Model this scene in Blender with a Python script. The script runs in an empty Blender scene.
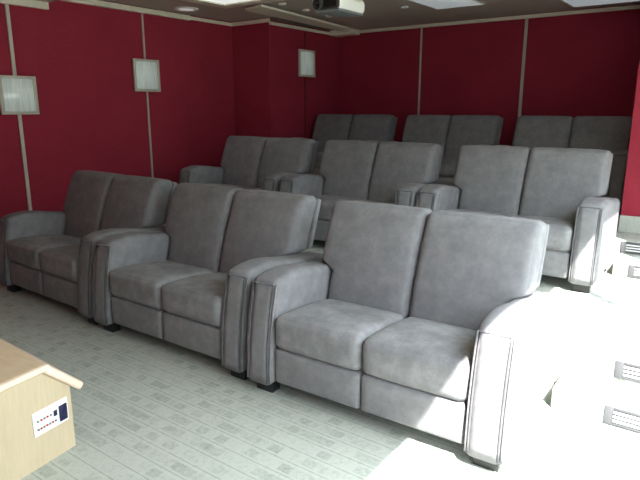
import bpy, bmesh, math, random
from mathutils import Vector, Matrix
random.seed(4)
SC = bpy.context.scene
COL = SC.collection
PI = math.pi

# ------------------------------------------------------------------ materials
def mat(name):
    m = bpy.data.materials.new(name); m.use_nodes = True
    nt = m.node_tree
    b = nt.nodes['Principled BSDF']
    return m, nt, b
def N(nt, t, **kw):
    n = nt.nodes.new(t)
    for k, v in kw.items():
        if k in n.inputs: n.inputs[k].default_value = v
        else: setattr(n, k, v)
    return n
def coords(nt, scale=(1, 1, 1), kind='Object'):
    tc = N(nt, 'ShaderNodeTexCoord'); mp = N(nt, 'ShaderNodeMapping')
    mp.inputs['Scale'].default_value = scale
    nt.links.new(tc.outputs[kind], mp.inputs['Vector'])
    return mp.outputs['Vector']
def noise(nt, vec, scale, detail=3, rough=.5):
    n = N(nt, 'ShaderNodeTexNoise'); n.inputs['Scale'].default_value = scale
    n.inputs['Detail'].default_value = detail; n.inputs['Roughness'].default_value = rough
    nt.links.new(vec, n.inputs['Vector']); return n.outputs['Fac']
def ramp(nt, fac, stops):
    r = N(nt, 'ShaderNodeValToRGB'); e = r.color_ramp.elements
    while len(e) > 1: e.remove(e[-1])
    e[0].position, e[0].color = stops[0][0], (*stops[0][1], 1)
    for p, c in stops[1:]:
        k = e.new(p); k.color = (*c, 1)
    nt.links.new(fac, r.inputs['Fac']); return r.outputs['Color']
def bump(nt, b, h, strength, dist=.01):
    n = N(nt, 'ShaderNodeBump'); n.inputs['Strength'].default_value = strength; n.inputs['Distance'].default_value = dist
    nt.links.new(h, n.inputs['Height']); nt.links.new(n.outputs['Normal'], b.inputs['Normal'])
def math_n(nt, op, a, c=None, clamp=False):
    n = N(nt, 'ShaderNodeMath'); n.operation = op; n.use_clamp = clamp
    for i, s in enumerate((a, c)):
        if s is None: continue
        if isinstance(s, (int, float)): n.inputs[i].default_value = s
        else: nt.links.new(s, n.inputs[i])
    return n.outputs[0]
def plain(name, col, rough=.6, metal=0., nscale=0, amt=.08, spec=None):
    m, nt, b = mat(name)
    b.inputs['Roughness'].default_value = rough; b.inputs['Metallic'].default_value = metal
    if spec is not None: b.inputs['Specular IOR Level'].default_value = spec
    if nscale:
        f = noise(nt, coords(nt), nscale)
        c = ramp(nt, f, [(.3, tuple(x * (1 - amt) for x in col)), (.7, tuple(min(1, x * (1 + amt)) for x in col))])
        nt.links.new(c, b.inputs['Base Color'])
    else: b.inputs['Base Color'].default_value = (*col, 1)
    return m
def suede(name, lo, mid, hi, sc=10):
    m, nt, b = mat(name)
    v = coords(nt)
    f1 = noise(nt, v, sc, 7, .72)
    f2 = noise(nt, v, 260, 2)
    f = math_n(nt, 'ADD', math_n(nt, 'MULTIPLY', f1, .8), math_n(nt, 'MULTIPLY', f2, .2))
    nt.links.new(ramp(nt, f, [(.36, lo), (.5, mid), (.62, hi)]), b.inputs['Base Color'])
    b.inputs['Roughness'].default_value = .95
    b.inputs['Specular IOR Level'].default_value = .15
    b.inputs['Sheen Weight'].default_value = .04; b.inputs['Sheen Roughness'].default_value = .5
    h = math_n(nt, 'ADD', noise(nt, v, 9, 3), math_n(nt, 'MULTIPLY', f2, .08))
    bump(nt, b, h, .22, .008)
    return m
M = {}
M['suede'] = suede('grey_microsuede', (.163, .163, .172), (.198, .197, .208), (.230, .229, .240))
M['suede_seat'] = suede('brushed_grey_microsuede', (.148, .148, .156), (.203, .202, .213), (.262, .261, .272), 6.5)
M['suede_seam'] = suede('shadow_dark_piping', (.09, .088, .096), (.105, .103, .11), (.125, .123, .13))  # piping in the same suede, darkened to stand in for the seam shadow
M['black'] = plain('black_plastic', (.012, .012, .013), .45)
M['trim'] = plain('beige_painted_trim', (.78, .75, .63), .55, 0, 30, .05)
M['strip'] = plain('brushed_champagne_metal', (.54, .52, .45), .45, .1, 60, .05)
M['steel'] = plain('brushed_steel_plate', (.085, .085, .092), .7, 0, 80, .05, .2)
M['slat'] = plain('white_louver', (.6, .61, .61), .6)
M['white'] = plain('white_plastic', (.80, .81, .80), .35)
M['whiteplate'] = plain('white_wall_plate', (.85, .85, .86), .35)
M['navy'] = plain('dark_navy_plastic', (.012, .012, .05), .35)
M['redjack'] = plain('red_jack', (.5, .06, .03), .4)
M['greyplastic'] = plain('grey_plastic', (.17, .18, .19), .5, 0, 40, .06)
M['ceil'] = plain('brown_grey_ceiling_paint', (.50, .45, .40), .8, 0, 8, .04)
M['frontwall'] = plain('pale_wall_paint', (.6, .58, .55), .8, 0, 8, .03)
M['cove'] = plain('shaded_slot_fill', (.16, .15, .125), .8)  # dark colour stands in for the shade inside the recessed ceiling slot
M['joint'] = plain('dark_panel_joint', (.03, .006, .01), .9)
M['lawn'] = plain('dull_lawn', (.16, .17, .13), .9, 0, 3, .08)

def red_fabric():
    m, nt, b = mat('red_wall_fabric')
    v = coords(nt)
    w = noise(nt, coords(nt, (1, 1, 14)), 14, 3)
    w2 = noise(nt, v, 1.3, 2)
    w3 = noise(nt, coords(nt, (60, 60, 160)), 3, 1)
    f = math_n(nt, 'ADD', math_n(nt, 'ADD', math_n(nt, 'MULTIPLY', w, .35), math_n(nt, 'MULTIPLY', w2, .35)), math_n(nt, 'MULTIPLY', w3, .3))
    nt.links.new(ramp(nt, f, [(.35, (.26, .026, .046)), (.65, (.36, .038, .064))]), b.inputs['Base Color'])
    b.inputs['Roughness'].default_value = .95; b.inputs['Specular IOR Level'].default_value = .1
    bump(nt, b, w3, .15, .003)
    return m
M['red'] = red_fabric()

def carpet():
    m, nt, b = mat('grey_green_block_carpet')
    v = coords(nt)
    s = N(nt, 'ShaderNodeSeparateXYZ'); nt.links.new(v, s.inputs[0])
    X, Y = s.outputs['X'], s.outputs['Y']
    RH, BW = .098, .072
    yy = math_n(nt, 'DIVIDE', Y, RH); row = math_n(nt, 'FLOOR', yy); fy = math_n(nt, 'FRACT', yy)
    wn0 = N(nt, 'ShaderNodeTexWhiteNoise', noise_dimensions='1D'); nt.links.new(row, wn0.inputs['W'])
    xx = math_n(nt, 'ADD', math_n(nt, 'DIVIDE', X, BW), wn0.outputs['Value']); cell = math_n(nt, 'FLOOR', xx)
    cv = N(nt, 'ShaderNodeCombineXYZ'); nt.links.new(cell, cv.inputs[0]); nt.links.new(row, cv.inputs[1])
    wn = N(nt, 'ShaderNodeTexWhiteNoise', noise_dimensions='2D'); nt.links.new(cv.outputs[0], wn.inputs['Vector'])
    # block colour: mostly pale with scattered darker blocks, only in the middle band of each row
    band = math_n(nt, 'MULTIPLY', math_n(nt, 'GREATER_THAN', fy, .22), math_n(nt, 'LESS_THAN', fy, .80))
    blk = math_n(nt, 'MULTIPLY', math_n(nt, 'MULTIPLY', math_n(nt, 'POWER', wn.outputs['Value'], 1.6), .32), band)
    line = math_n(nt, 'MULTIPLY', math_n(nt, 'LESS_THAN', fy, .065), .38)
    fib = noise(nt, coords(nt, (1, 1, 1)), 190, 2)
    big = noise(nt, v, 34, 4, .7)
    d = math_n(nt, 'ADD', math_n(nt, 'MAXIMUM', blk, line), math_n(nt, 'ADD', math_n(nt, 'MULTIPLY', math_n(nt, 'SUBTRACT', fib, .5), 1.1), math_n(nt, 'MULTIPLY', math_n(nt, 'SUBTRACT', big, .5), 1.0)))
    nt.links.new(ramp(nt, d, [(-.1, (.47, .495, .45)), (.35, (.335, .36, .325)), (.8, (.20, .22, .20))]), b.inputs['Base Color'])
    b.inputs['Roughness'].default_value = 1; b.inputs['Specular IOR Level'].default_value = .05
    bump(nt, b, fib, .4, .004)
    return m
M['carpet'] = carpet()

def birch(name, c0, c1):
    m, nt, b = mat(name)
    f = noise(nt, coords(nt, (2.2, 22, 2.2)), 3, 4, .6)
    f2 = noise(nt, coords(nt, (3, 3, 1)), 4, 3)
    f = math_n(nt, 'ADD', math_n(nt, 'MULTIPLY', f, .6), math_n(nt, 'MULTIPLY', f2, .4))
    nt.links.new(ramp(nt, f, [(.35, c0), (.65, c1)]), b.inputs['Base Color'])
    b.inputs['Roughness'].default_value = .42
    return m
M['birch'] = birch('birch_veneer', (.50, .405, .265), (.57, .47, .325))
M['birchtop'] = birch('oiled_birch_top', (.70, .54, .36), (.80, .64, .45))
M['edge'] = birch('solid_birch_edging', (.80, .62, .48), (.86, .70, .58))

def frosted():
    m, nt, b = mat('streaked_frosted_glass')
    f = noise(nt, coords(nt, (1, 26, 1.5)), 2.2, 4)
    nt.links.new(ramp(nt, f, [(.35, (.50, .58, .55)), (.7, (.74, .80, .77))]), b.inputs['Base Color'])
    b.inputs['Roughness'].default_value = .22
    b.inputs['Coat Weight'].default_value = .5
    b.inputs['Emission Color'].default_value = (.80, .95, .9, 1); b.inputs['Emission Strength'].default_value = .15  # shade is unlit; the faint emission stands in for daylight reflected off it
    return m
M['frost'] = frosted()
def glowing(name, col, s):
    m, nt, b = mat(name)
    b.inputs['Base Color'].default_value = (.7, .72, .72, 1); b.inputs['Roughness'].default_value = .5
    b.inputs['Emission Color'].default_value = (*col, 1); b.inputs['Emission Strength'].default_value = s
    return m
M['panel'] = glowing('daylit_diffuser', (.85, .98, 1.0), .30)  # unlit panels: weak emission replaces the daylight they reflect
M['panelbright'] = glowing('bright_fluorescent_diffuser', (.95, 1.0, .97), .75)
M['disc'] = glowing('downlight_disc', (1, 1, .95), .36)
def pane():
    m, nt, b = mat('clear_window_glass')
    nt.nodes.remove(b)
    t = N(nt, 'ShaderNodeBsdfTransparent'); g = N(nt, 'ShaderNodeBsdfGlossy'); g.inputs['Roughness'].default_value = .02
    mx = N(nt, 'ShaderNodeMixShader')
    mx.inputs[0].default_value = .06
    nt.links.new(t.outputs[0], mx.inputs[1]); nt.links.new(g.outputs[0], mx.inputs[2])
    nt.links.new(mx.outputs[0], nt.nodes['Material Output'].inputs[0])
    return m
M['glass'] = pane()
M['lens'] = plain('projector_lens_glass', (.02, .02, .03), .06, 0, 0, 0, 1.0)

# ------------------------------------------------------------------ mesh helpers
def link(name, bm, material, parent=None, smooth=True):
    me = bpy.data.meshes.new(name)
    bmesh.ops.recalc_face_normals(bm, faces=bm.faces)
    bm.to_mesh(me); bm.free()
    if smooth:
        for p in me.polygons: p.use_smooth = True
    me.materials.append(material)
    o = bpy.data.objects.new(name, me); COL.objects.link(o)
    if parent: o.parent = parent
    return o
def box(bm, a, b, bev=0., seg=2):
    r = bmesh.ops.create_cube(bm, size=1)
    vs = r['verts']
    for v in vs:
        v.co = Vector([a[i] + (v.co[i] + .5) * (b[i] - a[i]) for i in range(3)])
    if bev:
        es = list({e for v in vs for e in v.link_edges})
        bmesh.ops.bevel(bm, geom=es, offset=bev, segments=seg, profile=.5, affect='EDGES')
    return bm
def bx(a, b, bev=0., seg=2): return box(bmesh.new(), a, b, bev, seg)
def tube(bm, pts, r, n=8, closed=False):
    pts = [Vector(p) for p in pts]; rings = []
    L = len(pts)
    for i, p in enumerate(pts):
        if closed: d = pts[(i + 1) % L] - pts[i - 1]
        else: d = pts[min(i + 1, L - 1)] - pts[max(i - 1, 0)]
        d.normalize()
        up = Vector((0, 0, 1)) if abs(d.z) < .9 else Vector((1, 0, 0))
        s = d.cross(up).normalized(); t = s.cross(d)
        rings.append([bm.verts.new(p + r * (math.cos(2 * PI * k / n) * s + math.sin(2 * PI * k / n) * t)) for k in range(n)])
    for i in range(L if closed else L - 1):
        A, B = rings[i], rings[(i + 1) % L]
        for k in range(n): bm.faces.new((A[k], A[(k + 1) % n], B[(k + 1) % n], B[k]))
    if not closed:
        bm.faces.new(rings[0]); bm.faces.new(rings[-1][::-1])
    return bm
def lathe(bm, prof, c=(0, 0, 0), n=32, axis='z'):
    rings = []
    for r, h in prof:
        ring = []
        for k in range(n):
            a = 2 * PI * k / n
            p = (r * math.cos(a), r * math.sin(a), h)
            if axis == 'y': p = (p[0], h, p[1])
            ring.append(bm.verts.new((p[0] + c[0], p[1] + c[1], p[2] + c[2])))
        rings.append(ring)
    for A, B in zip(rings, rings[1:]):
        for k in range(n): bm.faces.new((A[k], A[(k + 1) % n], B[(k + 1) % n], B[k]))
    bm.faces.new(rings[0][::-1]); bm.faces.new(rings[-1])
    return bm
def soft_box(hx, hy, hz, r, puff=(0, 0, 0), n=14, fn=None):
    """A cushion: a rounded box with softly domed faces, then fn(x,y,z) bends it."""
    bm = bmesh.new()
    bmesh.ops.create_cube(bm, size=2)
    bmesh.ops.subdivide_edges(bm, edges=bm.edges[:], cuts=n, use_grid_fill=True)
    for v in bm.verts:
        u = Vector(v.co)
        # cluster samples towards the edges so the rounding is smooth
        w = Vector([math.copysign(1 - (1 - abs(c)) ** 1.5, c) for c in u])
        p = Vector((w.x * hx, w.y * hy, w.z * hz))
        q = Vector([max(-h + r, min(h - r, c)) for c, h in zip(p, (hx, hy, hz))])
        d = p - q
        if d.length > 1e-9:
            p = q + d.normalized() * min(r, d.length if sum(abs(c) > 1e-9 for c in d) < 2 else r)
        x2, y2, z2 = (1 - w.x ** 2), (1 - w.y ** 2), (1 - w.z ** 2)
        p.x += math.copysign(puff[0], w.x) * (y2 * z2) ** .6 * (abs(w.x) > .99)
        p.y += math.copysign(puff[1], w.y) * (x2 * z2) ** .6 * (abs(w.y) > .99)
        p.z += math.copysign(puff[2], w.z) * (x2 * y2) ** .6 * (abs(w.z) > .99)
        v.co = Vector(fn(*p)) if fn else p
    return bm
def profile_slab(prof, x0, x1, r, k=5):
    """YZ outline extruded from x0 to x1 with rounded long edges."""
    L = len(prof); P = [Vector((0, a, b)) for a, b in prof]
    nor = []
    for i in range(L):
        d1 = (P[i] - P[i - 1]).normalized(); d2 = (P[(i + 1) % L] - P[i]).normalized()
        n1 = Vector((0, d1.z, -d1.y)); n2 = Vector((0, d2.z, -d2.y))
        nn = (n1 + n2); nn.normalize(); nn = nn / max(.5, nn.dot(n1)); nor.append(nn)
    area = sum(P[i].y * P[(i + 1) % L].z - P[(i + 1) % L].y * P[i].z for i in range(L))
    sg = -1 if area > 0 else 1
    bm = bmesh.new(); rings = []
    st = [(x0 + r * (1 - math.cos(t)), r * (1 - math.sin(t))) for t in [PI / 2 * i / k for i in range(k + 1)]]
    st += [(x1 - (s[0] - x0), s[1]) for s in st[::-1]]
    for x, ins in st:
        rings.append([bm.verts.new((x, P[i].y + sg * nor[i].y * ins, P[i].z + sg * nor[i].z * ins)) for i in range(L)])
    for A, B in zip(rings, rings[1:]):
        for i in range(L): bm.faces.new((A[i], A[(i + 1) % L], B[(i + 1) % L], B[i]))
    bm.faces.new(rings[0]); bm.faces.new(rings[-1][::-1])
    return bm
def empty(name, loc=(0, 0, 0), rz=0.):
    o = bpy.data.objects.new(name, None); COL.objects.link(o)
    o.empty_display_size = .1
    o.location = loc; o.rotation_euler = (0, 0, rz); return o
def tag(o, label=None, cat=None, group=None, kind=None):
    if label: o['label'] = label
    if cat: o['category'] = cat
    if group: o['group'] = group
    if kind: o['kind'] = kind
    return o
def children(o): return [c for c in bpy.data.objects if c.parent == o]
def copy_tree(o, parent=None):
    c = o.copy(); COL.objects.link(c); c.parent = parent
    for ch in children(o): copy_tree(ch, c)
    return c
def struct(name, bm, m, smooth=False):
    return tag(link(name, bm, m, None, smooth), kind='structure')

# ------------------------------------------------------------------ layout
XL, XI, XR, XW = -3.40, -2.66, 2.228, 3.35          # outer left wall, inner left wall, inner right wall, window wall
YF, YR, YRR, YW = -3.6, 4.24, 3.75, 6.117                      # front wall, jogs, back wall
ZC, ZT = 2.955, 2.89                                # ceiling, underside of the crown trim
H2, H3, HS = .256, .512, .128
R2, R3 = 1.13, 3.33                                 # front edges of the two platforms

struct('floor', bx((XL - .1, YF - .1, -.12), (XW + .08, YW + .1, 0)), M['carpet'])
struct('floor_middle_platform', bx((XL, R2, 0), (XW, R3, H2), .012), M['carpet'])
struct('floor_back_platform', bx((XL, R3, 0), (XW, YW, H3), .012), M['carpet'])
struct('floor_front_step', bx((2.385, .80, 0), (XW, R2, HS), .012), M['carpet'])
struct('floor_rear_step', bx((2.315, 3.0, H2), (XW, R3, H2 + HS), .012), M['carpet'])
struct('ceiling', bx((XL - .1, YF - .1, ZC), (XW + .06, YW + .1, ZC + .12)), M['ceil'])
struct('wall_left', bx((XL - .12, YF, 0), (XL, YR, ZC)), M['red'])
struct('wall_left_inner', bx((XL - .12, YR, 0), (XI, YW + .1, ZC)), M['red'])
struct('wall_back', bx((XI, YW, 0), (XR, YW + .12, ZC)), M['red'])
struct('baseboard_right', bx((XR - .004, YRR - .03, H3), (XW, YRR, .672), .003), M['carpet'])
struct('wall_right_inner', bx((XR, YRR, 0), (XW + .06, YW + .1, ZC)), M['red'])
struct('wall_front', bx((XL - .12, YF - .12, 0), (XW + .06, YF, ZC)), M['red'])
WT = 2.925
WINS = [(-2.35, 1.25, 0, WT), (1.25, 2.35, 0, WT), (2.6, 3.45, .62, 1.75)]      # y from, y to, sill, head; last one added to bounce sun onto the red jog
bm = bmesh.new()
box(bm, (XW, YF, 0), (XW + .06, WINS[0][0], ZC)); box(bm, (XW, WINS[1][1], 0), (XW + .06, WINS[2][0], ZC)); box(bm, (XW, WINS[2][1], 0), (XW + .06, YRR, ZC))
box(bm, (XW, WINS[0][0], WT), (XW + .06, WINS[1][1], ZC))
box(bm, (XW, WINS[2][0], 0), (XW + .06, WINS[2][1], WINS[2][2])); box(bm, (XW, WINS[2][0], WINS[2][3]), (XW + .06, WINS[2][1], ZC))
struct('wall_right', bm, M['red'])
struct('ground', bx((XW + .06, -14, -.3), (22, 16, -.02)), M['lawn'])
for k, (a, b, z0, z1) in enumerate(WINS):
    bm = bmesh.new(); t = .04
    x0, x1 = XW + .01, XW + .05
    for lo, hi in (((x0, a, z0), (x1, a + t, z1)), ((x0, b - t, z0), (x1, b, z1)), ((x0, a + t, z1 - .03), (x1, b - t, z1)), ((x0, a + t, z0), (x1, b - t, z0 + .06))):
        box(bm, lo, hi, .004)
    w = struct('window_%d' % (k + 1), bm, M['strip'])
    link('glass_pane', bx((XW + .028, a + t, z0 + .06), (XW + .034, b - t, z1 - .03)), M['glass'], w, False)

# crown trim, cove and wall strips
tn = [0]
def trim(bm, m=None):
    tn[0] += 1; return struct('trim_%d' % tn[0], bm, m or M['trim'])
struct('ceiling_bulkhead', bx((XL, YF, 2.83), (XL + .42, 1.32, ZC), .004), M['ceil'])
trim(bx((XL, YF, 2.755), (XL + .045, 1.32, 2.83), .006))
trim(bx((XL, 1.32, 2.875), (XL + .055, 3.38, ZC - .015), .006))
trim(bx((XL, 3.38, ZT), (XL + .03, YR, ZC - .02), .005))
trim(bx((XL + .03, YR - .035, ZT), (XI + .03, YR, ZC - .015), .005))
trim(bx((XI, YR, 2.86), (XI + .045, YW, 2.90), .005))
bm = bmesh.new()
q = [(-2.243, 3.30), (-1.873, 3.20), (-2.15, 5.70), (-2.40, 5.70)]
lo = [bm.verts.new((x, y, 2.893)) for x, y in q]; hi = [bm.verts.new((x, y, 2.92)) for x, y in q]
bm.faces.new(lo[::-1]); bm.faces.new(hi)
for i in range(4): bm.faces.new((lo[i], lo[(i + 1) % 4], hi[(i + 1) % 4], hi[i]))
box(bm, (XI + .045, 5.70, 2.84), (-2.15, 5.90, 2.92), .005)
for y, x in ((3.4, -2.05), (4.5, -2.16), (5.6, -2.26)): box(bm, (x - .03, y, 2.92), (x + .03, y + .06, ZC))
trim(bm)
trim(bx((XI, YW - .045, 2.895), (XR, YW, ZC - .012), .006))
for y in (.868, 2.595): trim(bx((XL, y - (.02 if y < 1 else .013), 0 if y < 1 else H2), (XL + .018, y + (.02 if y < 1 else .013), 2.76 if y < 1 else 2.878), .004), M['strip'])
for x, t in ((-1.15, .015), (.452, .021)): trim(bx((x - t, YW - .018, H3), (x + t, YW, 2.9), .004), M['strip'])
trim(bx((XI, 5.088, H3), (XI + .004, 5.104, 2.86)), M['joint'])
struct('ceiling_cove', bx((XI, YR, 2.925), (-2.3, YW, ZC)), M['cove'])

# ------------------------------------------------------------------ the loveseat
AW, W = .2006, 1.573
IN = W / 2 - AW
ARM = [(.0, .075), (.002, .20), (.014, .35), (.036, .50), (.062, .62), (.079, .688), (.098, .705), (.145, .717), (.205, .727), (.27, .731), (.34, .727), (.43, .714),
       (.52, .697), (.62, .682), (.72, .672), (.84, .664), (.91, .655), (.94, .61), (.94, .075)]
def arm_front(z):
    f = ARM[:7]
    for (y0, z0), (y1, z1) in zip(f, f[1:]):
        if z0 <= z <= z1: return y0 + (y1 - y0) * (z - z0) / (z1 - z0)
    return f[-1][0]
def make_loveseat():
    root = empty('loveseat')
    S = M['suede']
    link('base_frame', bx((-IN + .006, .07, .10), (IN - .006, .92, .318), .01), S, root)
    for s in (-1, 1):
        xa, xb = (-W / 2, -IN) if s < 0 else (IN, W / 2)
        arm = link('armrest', profile_slab(ARM, xa, xb, .046, 6), S, root)
        c = (xa + xb) / 2; hw = .072
        bm = bmesh.new(); zs = [.09 + (.680 - .09) * i / 12 for i in range(13)]
        g = [[bm.verts.new((c + hw * u, arm_front(z) - .007 + .003 * u * u, z)) for u in (-1, -.5, 0, .5, 1)] for z in zs]
        for i in range(12):
            for j in range(4): bm.faces.new((g[i][j], g[i][j + 1], g[i + 1][j + 1], g[i + 1][j]))
        ge = bmesh.ops.extrude_face_region(bm, geom=bm.faces[:])
        for v in [q for q in ge['geom'] if isinstance(q, bmesh.types.BMVert)]: v.co.y += .016
        link('arm_panel', bm, S, arm)
        pts = [(c - hw, arm_front(z) - .004, z) for z in zs] + [(c + hw, arm_front(z) - .004, z) for z in zs[::-1]]
        for u in (-1, 1):
            link('welt', tube(bmesh.new(), [(c + u * (AW / 2 - .014), arm_front(z) + .004, z) for z in zs], .006, 8), S, arm)
        link('piping', tube(bmesh.new(), pts, .0055, 8), M['suede_seam'], arm)
    for s in (-1, 1):
        cx = s * IN / 2; hx = IN / 2 - .004
        link('footrest', soft_box(hx, .045, .108, .022, (0, .006, 0), 12, lambda x, y, z: (x + cx, y + .068, z + .205)), S, root)
        def seat(x, y, z):
            t = (y + .29) / .58
            zz = z + .415 - .045 * t
            if z > 0: zz += .012 * math.sin(PI * min(1, max(0, t)))
            return (x + cx, y + .308, zz)
        link('seat_cushion', soft_box(hx, .29, .100, .042, (0, .010, .016), 16, seat), M['suede_seat'], root)
        # back cushion: widens towards the top and leans back
        hz = .325
        def back(x, y, z):
            t = (z + hz) / (2 * hz)
            q = min(1, max(0, (t - .35) / .07)); wid = 1 + .165 * q * q * (3 - 2 * q)
            xx = (x + s * (IN / 2)) * wid + s * .0
            yy = y + .655 + .228 * t - .02 * math.sin(PI * t)
            return (xx, yy, .425 + t * .645 - .10 * y)
        b = link('back_cushion', soft_box(IN / 2 - .003, .095, hz, .044, (0, .028, .006), 30, back), S, root)
        def shell(x, y, z):
            t = (z + hz) / (2 * hz); q = min(1, max(0, (t - .42) / .05)); wid = 1 + .165 * q * q * (3 - 2 * q)
            return ((x + s * IN / 2) * wid, y + .768 + .216 * t, .40 + t * .640)
        link('back_panel', soft_box(IN / 2 - .004, .026, hz, .018, (0, .004, 0), 20, shell), S, root)
    for sx in (-1, 1):
        for y in (.055, .80):
            x = sx * (W / 2 - AW / 2)
            link('foot', bx((x - .062, y, 0), (x + .062, y + .075, .078), .004), M['black'], root)
    return root

BX, BY = 1.604, 0
SEATS = [
 # (x, y, z, rotation, label, group)
 (-1.638, -.02, 0, -.020, 'grey suede two-seat recliner at the left end of the front row', 'loveseats of the front row'),
 (-.021, -.047, 0, .010, 'grey suede two-seat recliner in the middle of the front row', 'loveseats of the front row'),
 (1.601, -.048, 0, .026, 'grey two-seat recliner nearest the camera, its right arm in bright sunlight', 'loveseats of the front row'),
 (-1.695, 2.214, H2, -.015, 'dim grey two-seat recliner at the left end of the second row', 'loveseats of the second row'),
 (-.066, 2.215, H2, .030, 'grey two-seat recliner in the middle of the second row', 'loveseats of the second row'),
 (1.518, 2.262, H2, .018, 'grey two-seat recliner at the right end of the second row, sun across its right arm', 'loveseats of the second row'),
 (-1.812, 4.405, H3, .012, 'dark two-seat recliner at the left end of the rearmost row', 'loveseats of the back row'),
 (-.215, 4.41, H3, .0, 'dark two-seat recliner in the middle of the rearmost row, below the left wall strip', 'loveseats of the back row'),
 (1.380, 4.405, H3, .0, 'darkest two-seat recliner at the right end of the rearmost row, in the shaded corner', 'loveseats of the back row'),
]
proto = make_loveseat()
for i, (x, y, z, rz, lab, grp) in enumerate(SEATS):
    o = proto if i == 0 else copy_tree(proto)
    o.location = (x, y, z); o.rotation_euler = (0, 0, rz)
    tag(o, lab, 'sofa', grp)

# ------------------------------------------------------------------ wall lights
def make_sconce():
    r = empty('wall_sconce')
    bm = bmesh.new(); h = .205; t = .036; d0, d1 = .018, .050
    for lo, hi in (((d0, -h, -h), (d1, -h + t, h)), ((d0, h - t, -h), (d1, h, h)), ((d0, -h + t, h - t), (d1, h - t, h)), ((d0, -h + t, -h), (d1, h - t, -h + t))):
        box(bm, lo, hi, .003)
    link('frame', bm, M['strip'], r)
    link('back_plate', bx((0, -h + .02, -h + .02), (.018, h - .02, h - .02), .002), M['strip'], r)
    bm = bmesh.new(); n = 16; g = []
    q = h - t + .004
    for i in range(n + 1):
        y = -q + 2 * q * i / n
        x = .032 + .045 * math.cos(PI / 2 * (y / q)) ** .8
        g.append((bm.verts.new((x, y, -q)), bm.verts.new((x, y, q)), bm.verts.new((x - .006, y, -q)), bm.verts.new((x - .006, y, q))))
    for A, B in zip(g, g[1:]):
        bm.faces.new((A[0], B[0], B[1], A[1])); bm.faces.new((A[2], A[3], B[3], B[2])); bm.faces.new((A[1], B[1], B[3], A[3])); bm.faces.new((A[0], A[2], B[2], B[0]))
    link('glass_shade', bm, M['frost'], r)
    return r
sc0 = make_sconce()
for i, (x, y, z, lab) in enumerate([
    (XL, .873, 1.822, 'square frosted glass wall light at the left edge, above the front row'),
    (XL, 2.588, 2.102, 'square frosted glass wall light on the metal strip behind the middle of the left wall'),
    (XI, 5.105, 2.37, 'smallest and farthest square glass wall light, on the inner red wall near the back corner')]):
    o = sc0 if i == 0 else copy_tree(sc0)
    o.location = (x, y, z); tag(o, lab, 'wall light', 'square glass wall lights')

# ------------------------------------------------------------------ ceiling fittings
def ring_light(name, x, y, r, lab, group, m):
    o = empty(name, (x, y, ZC)); tag(o, lab, 'ceiling light', group)
    bm = bmesh.new()
    lathe(bm, [(r * .78, 0), (r, 0), (r, -.012), (r * .92, -.020), (r * .78, -.016)], n=32)
    link('rim', bm, M['white'], o)
    link('lens', lathe(bmesh.new(), [(r * .80, -.001), (r * .80, -.014), (r * .4, -.019 if r > .1 else -.006), (.001, -.020 if r > .1 else -.003)], n=32), m, o)
    return o
ring_light('round_ceiling_light', -3.02, 3.02, .155, 'large round white ceiling light near the left wall', None, M['disc'])
for x, y, lab in ((-1.75, 3.45, 'small round downlight nearest the bright ceiling panel, first of the row'), (-1.81, 4.01, 'small round downlight in the middle of the row left of the projector'),
                  (-1.855, 4.60, 'small round downlight just below the projector, farthest of its row'), (-.64, 4.57, 'small round downlight right of the projector, on its own')):
    ring_light('recessed_downlight', x, y, .05, lab, 'small recessed downlights', M['greyplastic'])
def light_panel(x0, y0, x1, y1, fw, lab, m, dz):
    o = empty('ceiling_light_panel', ((x0 + x1) / 2, (y0 + y1) / 2, ZC)); tag(o, lab, 'ceiling light', 'rectangular ceiling light panels')
    hx, hy = (x1 - x0) / 2, (y1 - y0) / 2
    bm = bmesh.new()
    for lo, hi in (((-hx, -hy, -dz), (-hx + fw, hy, 0)), ((hx - fw, -hy, -dz), (hx, hy, 0)), ((-hx + fw, -hy, -dz), (hx - fw, -hy + fw, 0)), ((-hx + fw, hy - fw, -dz), (hx - fw, hy, 0))):
        box(bm, lo, hi, .003)
    link('frame', bm, M['trim'] if fw > .1 else M['white'], o)
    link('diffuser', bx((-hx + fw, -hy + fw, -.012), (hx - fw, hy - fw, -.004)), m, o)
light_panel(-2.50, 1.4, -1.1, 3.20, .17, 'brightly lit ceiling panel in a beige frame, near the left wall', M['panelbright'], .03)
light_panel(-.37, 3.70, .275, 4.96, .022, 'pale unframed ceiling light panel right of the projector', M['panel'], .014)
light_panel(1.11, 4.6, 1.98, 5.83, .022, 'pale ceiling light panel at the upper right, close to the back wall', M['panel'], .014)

pj = empty('projector', (-.025, 1.97, 2.515)); tag(pj, 'white ceiling-mounted video projector with a dark front and round lens', 'projector')
link('housing', soft_box(.14, .215, .062, .045, (.0, .012, .004), 14, lambda x, y, z: (x, y + .215, z + .075)), M['white'], pj)
link('base_tray', bx((-.128, .0, 0), (.128, .40, .022), .01, 3), M['greyplastic'], pj)
link('front_grille', soft_box(.130, .02, .052, .018, (0, .006, 0), 8, lambda x, y, z: (x, y - .001, z + .075)), M['black'], pj)
ln = link('lens_barrel', lathe(bmesh.new(), [(.050, -.012), (.050, -.05), (.042, -.056), (.038, -.045), (.02, -.042), (.001, -.041)], (-.072, 0, .07), 28, 'y'), M['black'], pj)
link('lens_ring', lathe(bmesh.new(), [(.051, -.036), (.053, -.038), (.053, -.044), (.051, -.046)], (-.072, 0, .07), 28, 'y'), M['steel'], ln)
link('lens_glass', lathe(bmesh.new(), [(.036, -.040), (.030, -.047), (.016, -.051), (.001, -.052)], (-.072, 0, .07), 24, 'y'), M['lens'], ln)
bm = bmesh.new(); tube(bm, [(0, .2, .13), (0, .2, ZC - 2.515 - .01)], .022, 16)
link('mount_pole', bm, M['white'], pj)
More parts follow.
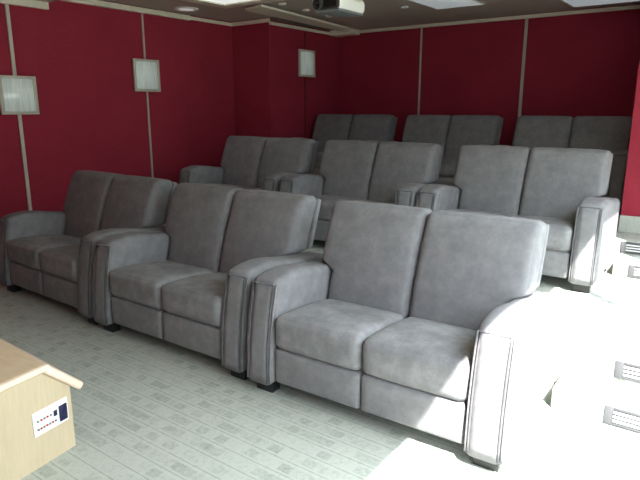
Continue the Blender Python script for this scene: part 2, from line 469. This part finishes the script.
link('mount_plate', lathe(bmesh.new(), [(.07, ZC - 2.515 - .016), (.07, ZC - 2.515)], (0, .2, 0), 24), M['white'], pj)

# ------------------------------------------------------------------ step lights on the risers
def make_step_light():
    o = empty('step_light')
    w, h = .34, .106; bl = .045
    bm = bmesh.new()
    for lo, hi in (((0, -.008, 0), (bl, 0, h)), ((w - bl, -.008, 0), (w, 0, h)), ((bl, -.008, 0), (w - bl, 0, .016)), ((bl, -.008, h - .016), (w - bl, 0, h))):
        box(bm, lo, hi, .002)
    link('face_plate', bm, M['steel'], o)
    link('recess', bx((bl, -.002, .016), (w - bl, 0, h - .016)), M['steel'], o)
    for i in range(3):
        z = .0285 + i * .0245
        bm = box(bmesh.new(), (bl, -.011, z - .0052), (w - bl, -.002, z + .0052), .002)
        for v in bm.verts: v.co.z += (v.co.y + .006) * .5
        link('louver', bm, M['slat'], o)
    return o
sl = make_step_light(); sl.location = (2.665, .80, .006)
tag(sl, 'lower louvred metal step light on the first riser of the sunlit steps', 'step light', 'louvred step lights')
s2 = copy_tree(sl); s2.location = (2.652, R2, HS + .012)
tag(s2, 'upper louvred metal step light on the second riser of the sunlit steps', 'step light', 'louvred step lights')

for x, y, z, lab in ((2.44, 3.0, H2 + .010, 'lower louvred step light on the steps behind the second row, at the right edge'),
                     (2.315, R3, H2 + HS + .012, 'upper louvred step light on the rearmost riser, at the right edge by the red wall')):
    c = copy_tree(sl); c.location = (x, y, z); tag(c, lab, 'step light', 'louvred step lights')

# ------------------------------------------------------------------ low birch cabinet
d = Vector((.1608, -.987, 0)); ang = math.atan2(-d.x, -d.y) + 0.0
cab = empty('low_cabinet', (.513, -1.017, 0), math.atan2(d.x, -d.y))
# local frame: -Y runs towards the camera along the end face, -X into the cabinet, +X out of the face
tag(cab, 'low pale birch cabinet with a sloped back edge, in the lower left corner', 'cabinet')
LX, DY = -2.3, -.95
bm = bmesh.new()
prof = [(0, 0), (0, .345), (-.13, .47), (DY, .47), (DY, 0)]
a = [bm.verts.new((0, y, z)) for y, z in prof]; b = [bm.verts.new((LX, y, z)) for y, z in prof]
bm.faces.new(a); bm.faces.new(b[::-1])
for i in range(5): bm.faces.new((a[i], a[(i + 1) % 5], b[(i + 1) % 5], b[i]))
link('cabinet_body', bm, M['birch'], cab, False)
x1 = .022
link('top_board', bx((LX, DY - .02, .472), (x1 - .02, -.118, .502), .003), M['birchtop'], cab, False)
bm = bmesh.new()
box(bm, (x1 - .02, DY - .02, .470), (x1, -.112, .503), .010, 3)
link('edge_strip', bm, M['edge'], cab)
sl_ang = math.atan2(-.182, .196); Ls = .27
bm = box(bmesh.new(), (LX, 0, -.040), (x1, Ls, .003), .016, 3)
bmesh.ops.rotate(bm, verts=bm.verts, cent=(0, 0, 0), matrix=Matrix.Rotation(sl_ang, 3, 'X'))
bmesh.ops.translate(bm, verts=bm.verts, vec=(0, -.122, .500))
link('sloped_board', bm, M['edge'], cab)
for o_ in children(cab):
    for v in o_.data.vertices:
        if v.co.x < 0: v.co.y -= .2 * v.co.x
pl = link('connection_plate', bx((0, -.222, .165), (.007, -.028, .288), .002), M['whiteplate'], cab, False)
link('power_socket', bx((.007, -.082, .178), (.013, -.036, .262), .003), M['navy'], pl)
link('data_port', bx((.007, -.112, .222), (.012, -.092, .252), .003), M['navy'], pl)
for r_, (zz, ys) in enumerate(((.240, (-.198, -.180, -.163, -.146, -.128)), (.198, (-.200, -.184, -.168, -.152, -.136, -.120, -.104)))):
    for k, y in enumerate(ys):
        bm = bmesh.new(); lathe(bm, [(.0055, 0), (.0055, .005), (.003, .006)], n=10)
        bmesh.ops.rotate(bm, verts=bm.verts, cent=(0, 0, 0), matrix=Matrix.Rotation(PI / 2, 3, 'Y'))
        bmesh.ops.translate(bm, verts=bm.verts, vec=(.007, y, zz))
        link('jack', bm, M['redjack'] if k % 2 else M['greyplastic'], pl)

# ------------------------------------------------------------------ light
w = bpy.data.worlds.new('sky'); SC.world = w; w.use_nodes = True
bg = w.node_tree.nodes['Background']
wn = w.node_tree
tc = wn.nodes.new('ShaderNodeTexCoord'); sx = wn.nodes.new('ShaderNodeSeparateXYZ'); wn.links.new(tc.outputs['Generated'], sx.inputs[0])
rp = wn.nodes.new('ShaderNodeValToRGB'); e = rp.color_ramp.elements      # overcast-style sky: brighter towards the zenith
e[0].position = 0; e[0].color = (.12, .135, .145, 1); e[1].position = 1; e[1].color = (1.08, 1.2, 1.25, 1)
k = e.new(.27); k.color = (.25, .285, .30, 1)
k = e.new(.55); k.color = (.70, .79, .83, 1)
wn.links.new(sx.outputs['Z'], rp.inputs['Fac']); wn.links.new(rp.outputs['Color'], bg.inputs['Color'])
bg.inputs['Strength'].default_value = 14.5
sun = bpy.data.lights.new('sun', 'SUN'); sun.energy = 32; sun.angle = math.radians(.6); sun.color = (1, .97, .92)
so = bpy.data.objects.new('sun', sun); COL.objects.link(so)
so.rotation_euler = Vector((-1, 1.0, -1.9)).to_track_quat('-Z', 'Y').to_euler()
pt = bpy.data.lights.new('window_portal', 'AREA'); pt.shape = 'RECTANGLE'; pt.size = WT; pt.size_y = WINS[-1][1] - WINS[0][0]; pt.cycles.is_portal = True
po = bpy.data.objects.new('window_portal', pt); COL.objects.link(po)
po.location = (XW + .07, (WINS[0][0] + WINS[-1][1]) / 2, WT / 2); po.rotation_euler = (0, PI / 2, 0)

# ------------------------------------------------------------------ camera
cd = bpy.data.cameras.new('camera'); cd.sensor_width = 36; cd.lens = 571.4 * 36 / 640; cd.clip_start = .05
co = bpy.data.objects.new('camera', cd); COL.objects.link(co); SC.camera = co
yaw, pitch = -.6267, -.2273
fw = Vector((math.sin(yaw) * math.cos(pitch), math.cos(yaw) * math.cos(pitch), math.sin(pitch)))
co.location = (3.067, -2.406, 1.688)
co.rotation_euler = fw.to_track_quat('-Z', 'Y').to_euler()

SC.view_settings.view_transform = 'Standard'; SC.view_settings.look = 'None'
SC.view_settings.exposure = 0; SC.view_settings.gamma = 1; SC.view_settings.use_curve_mapping = False
SC.cycles.use_denoising = True
SC.cycles.diffuse_bounces = 8; SC.cycles.max_bounces = 14
SC.cycles.sample_clamp_indirect = 12
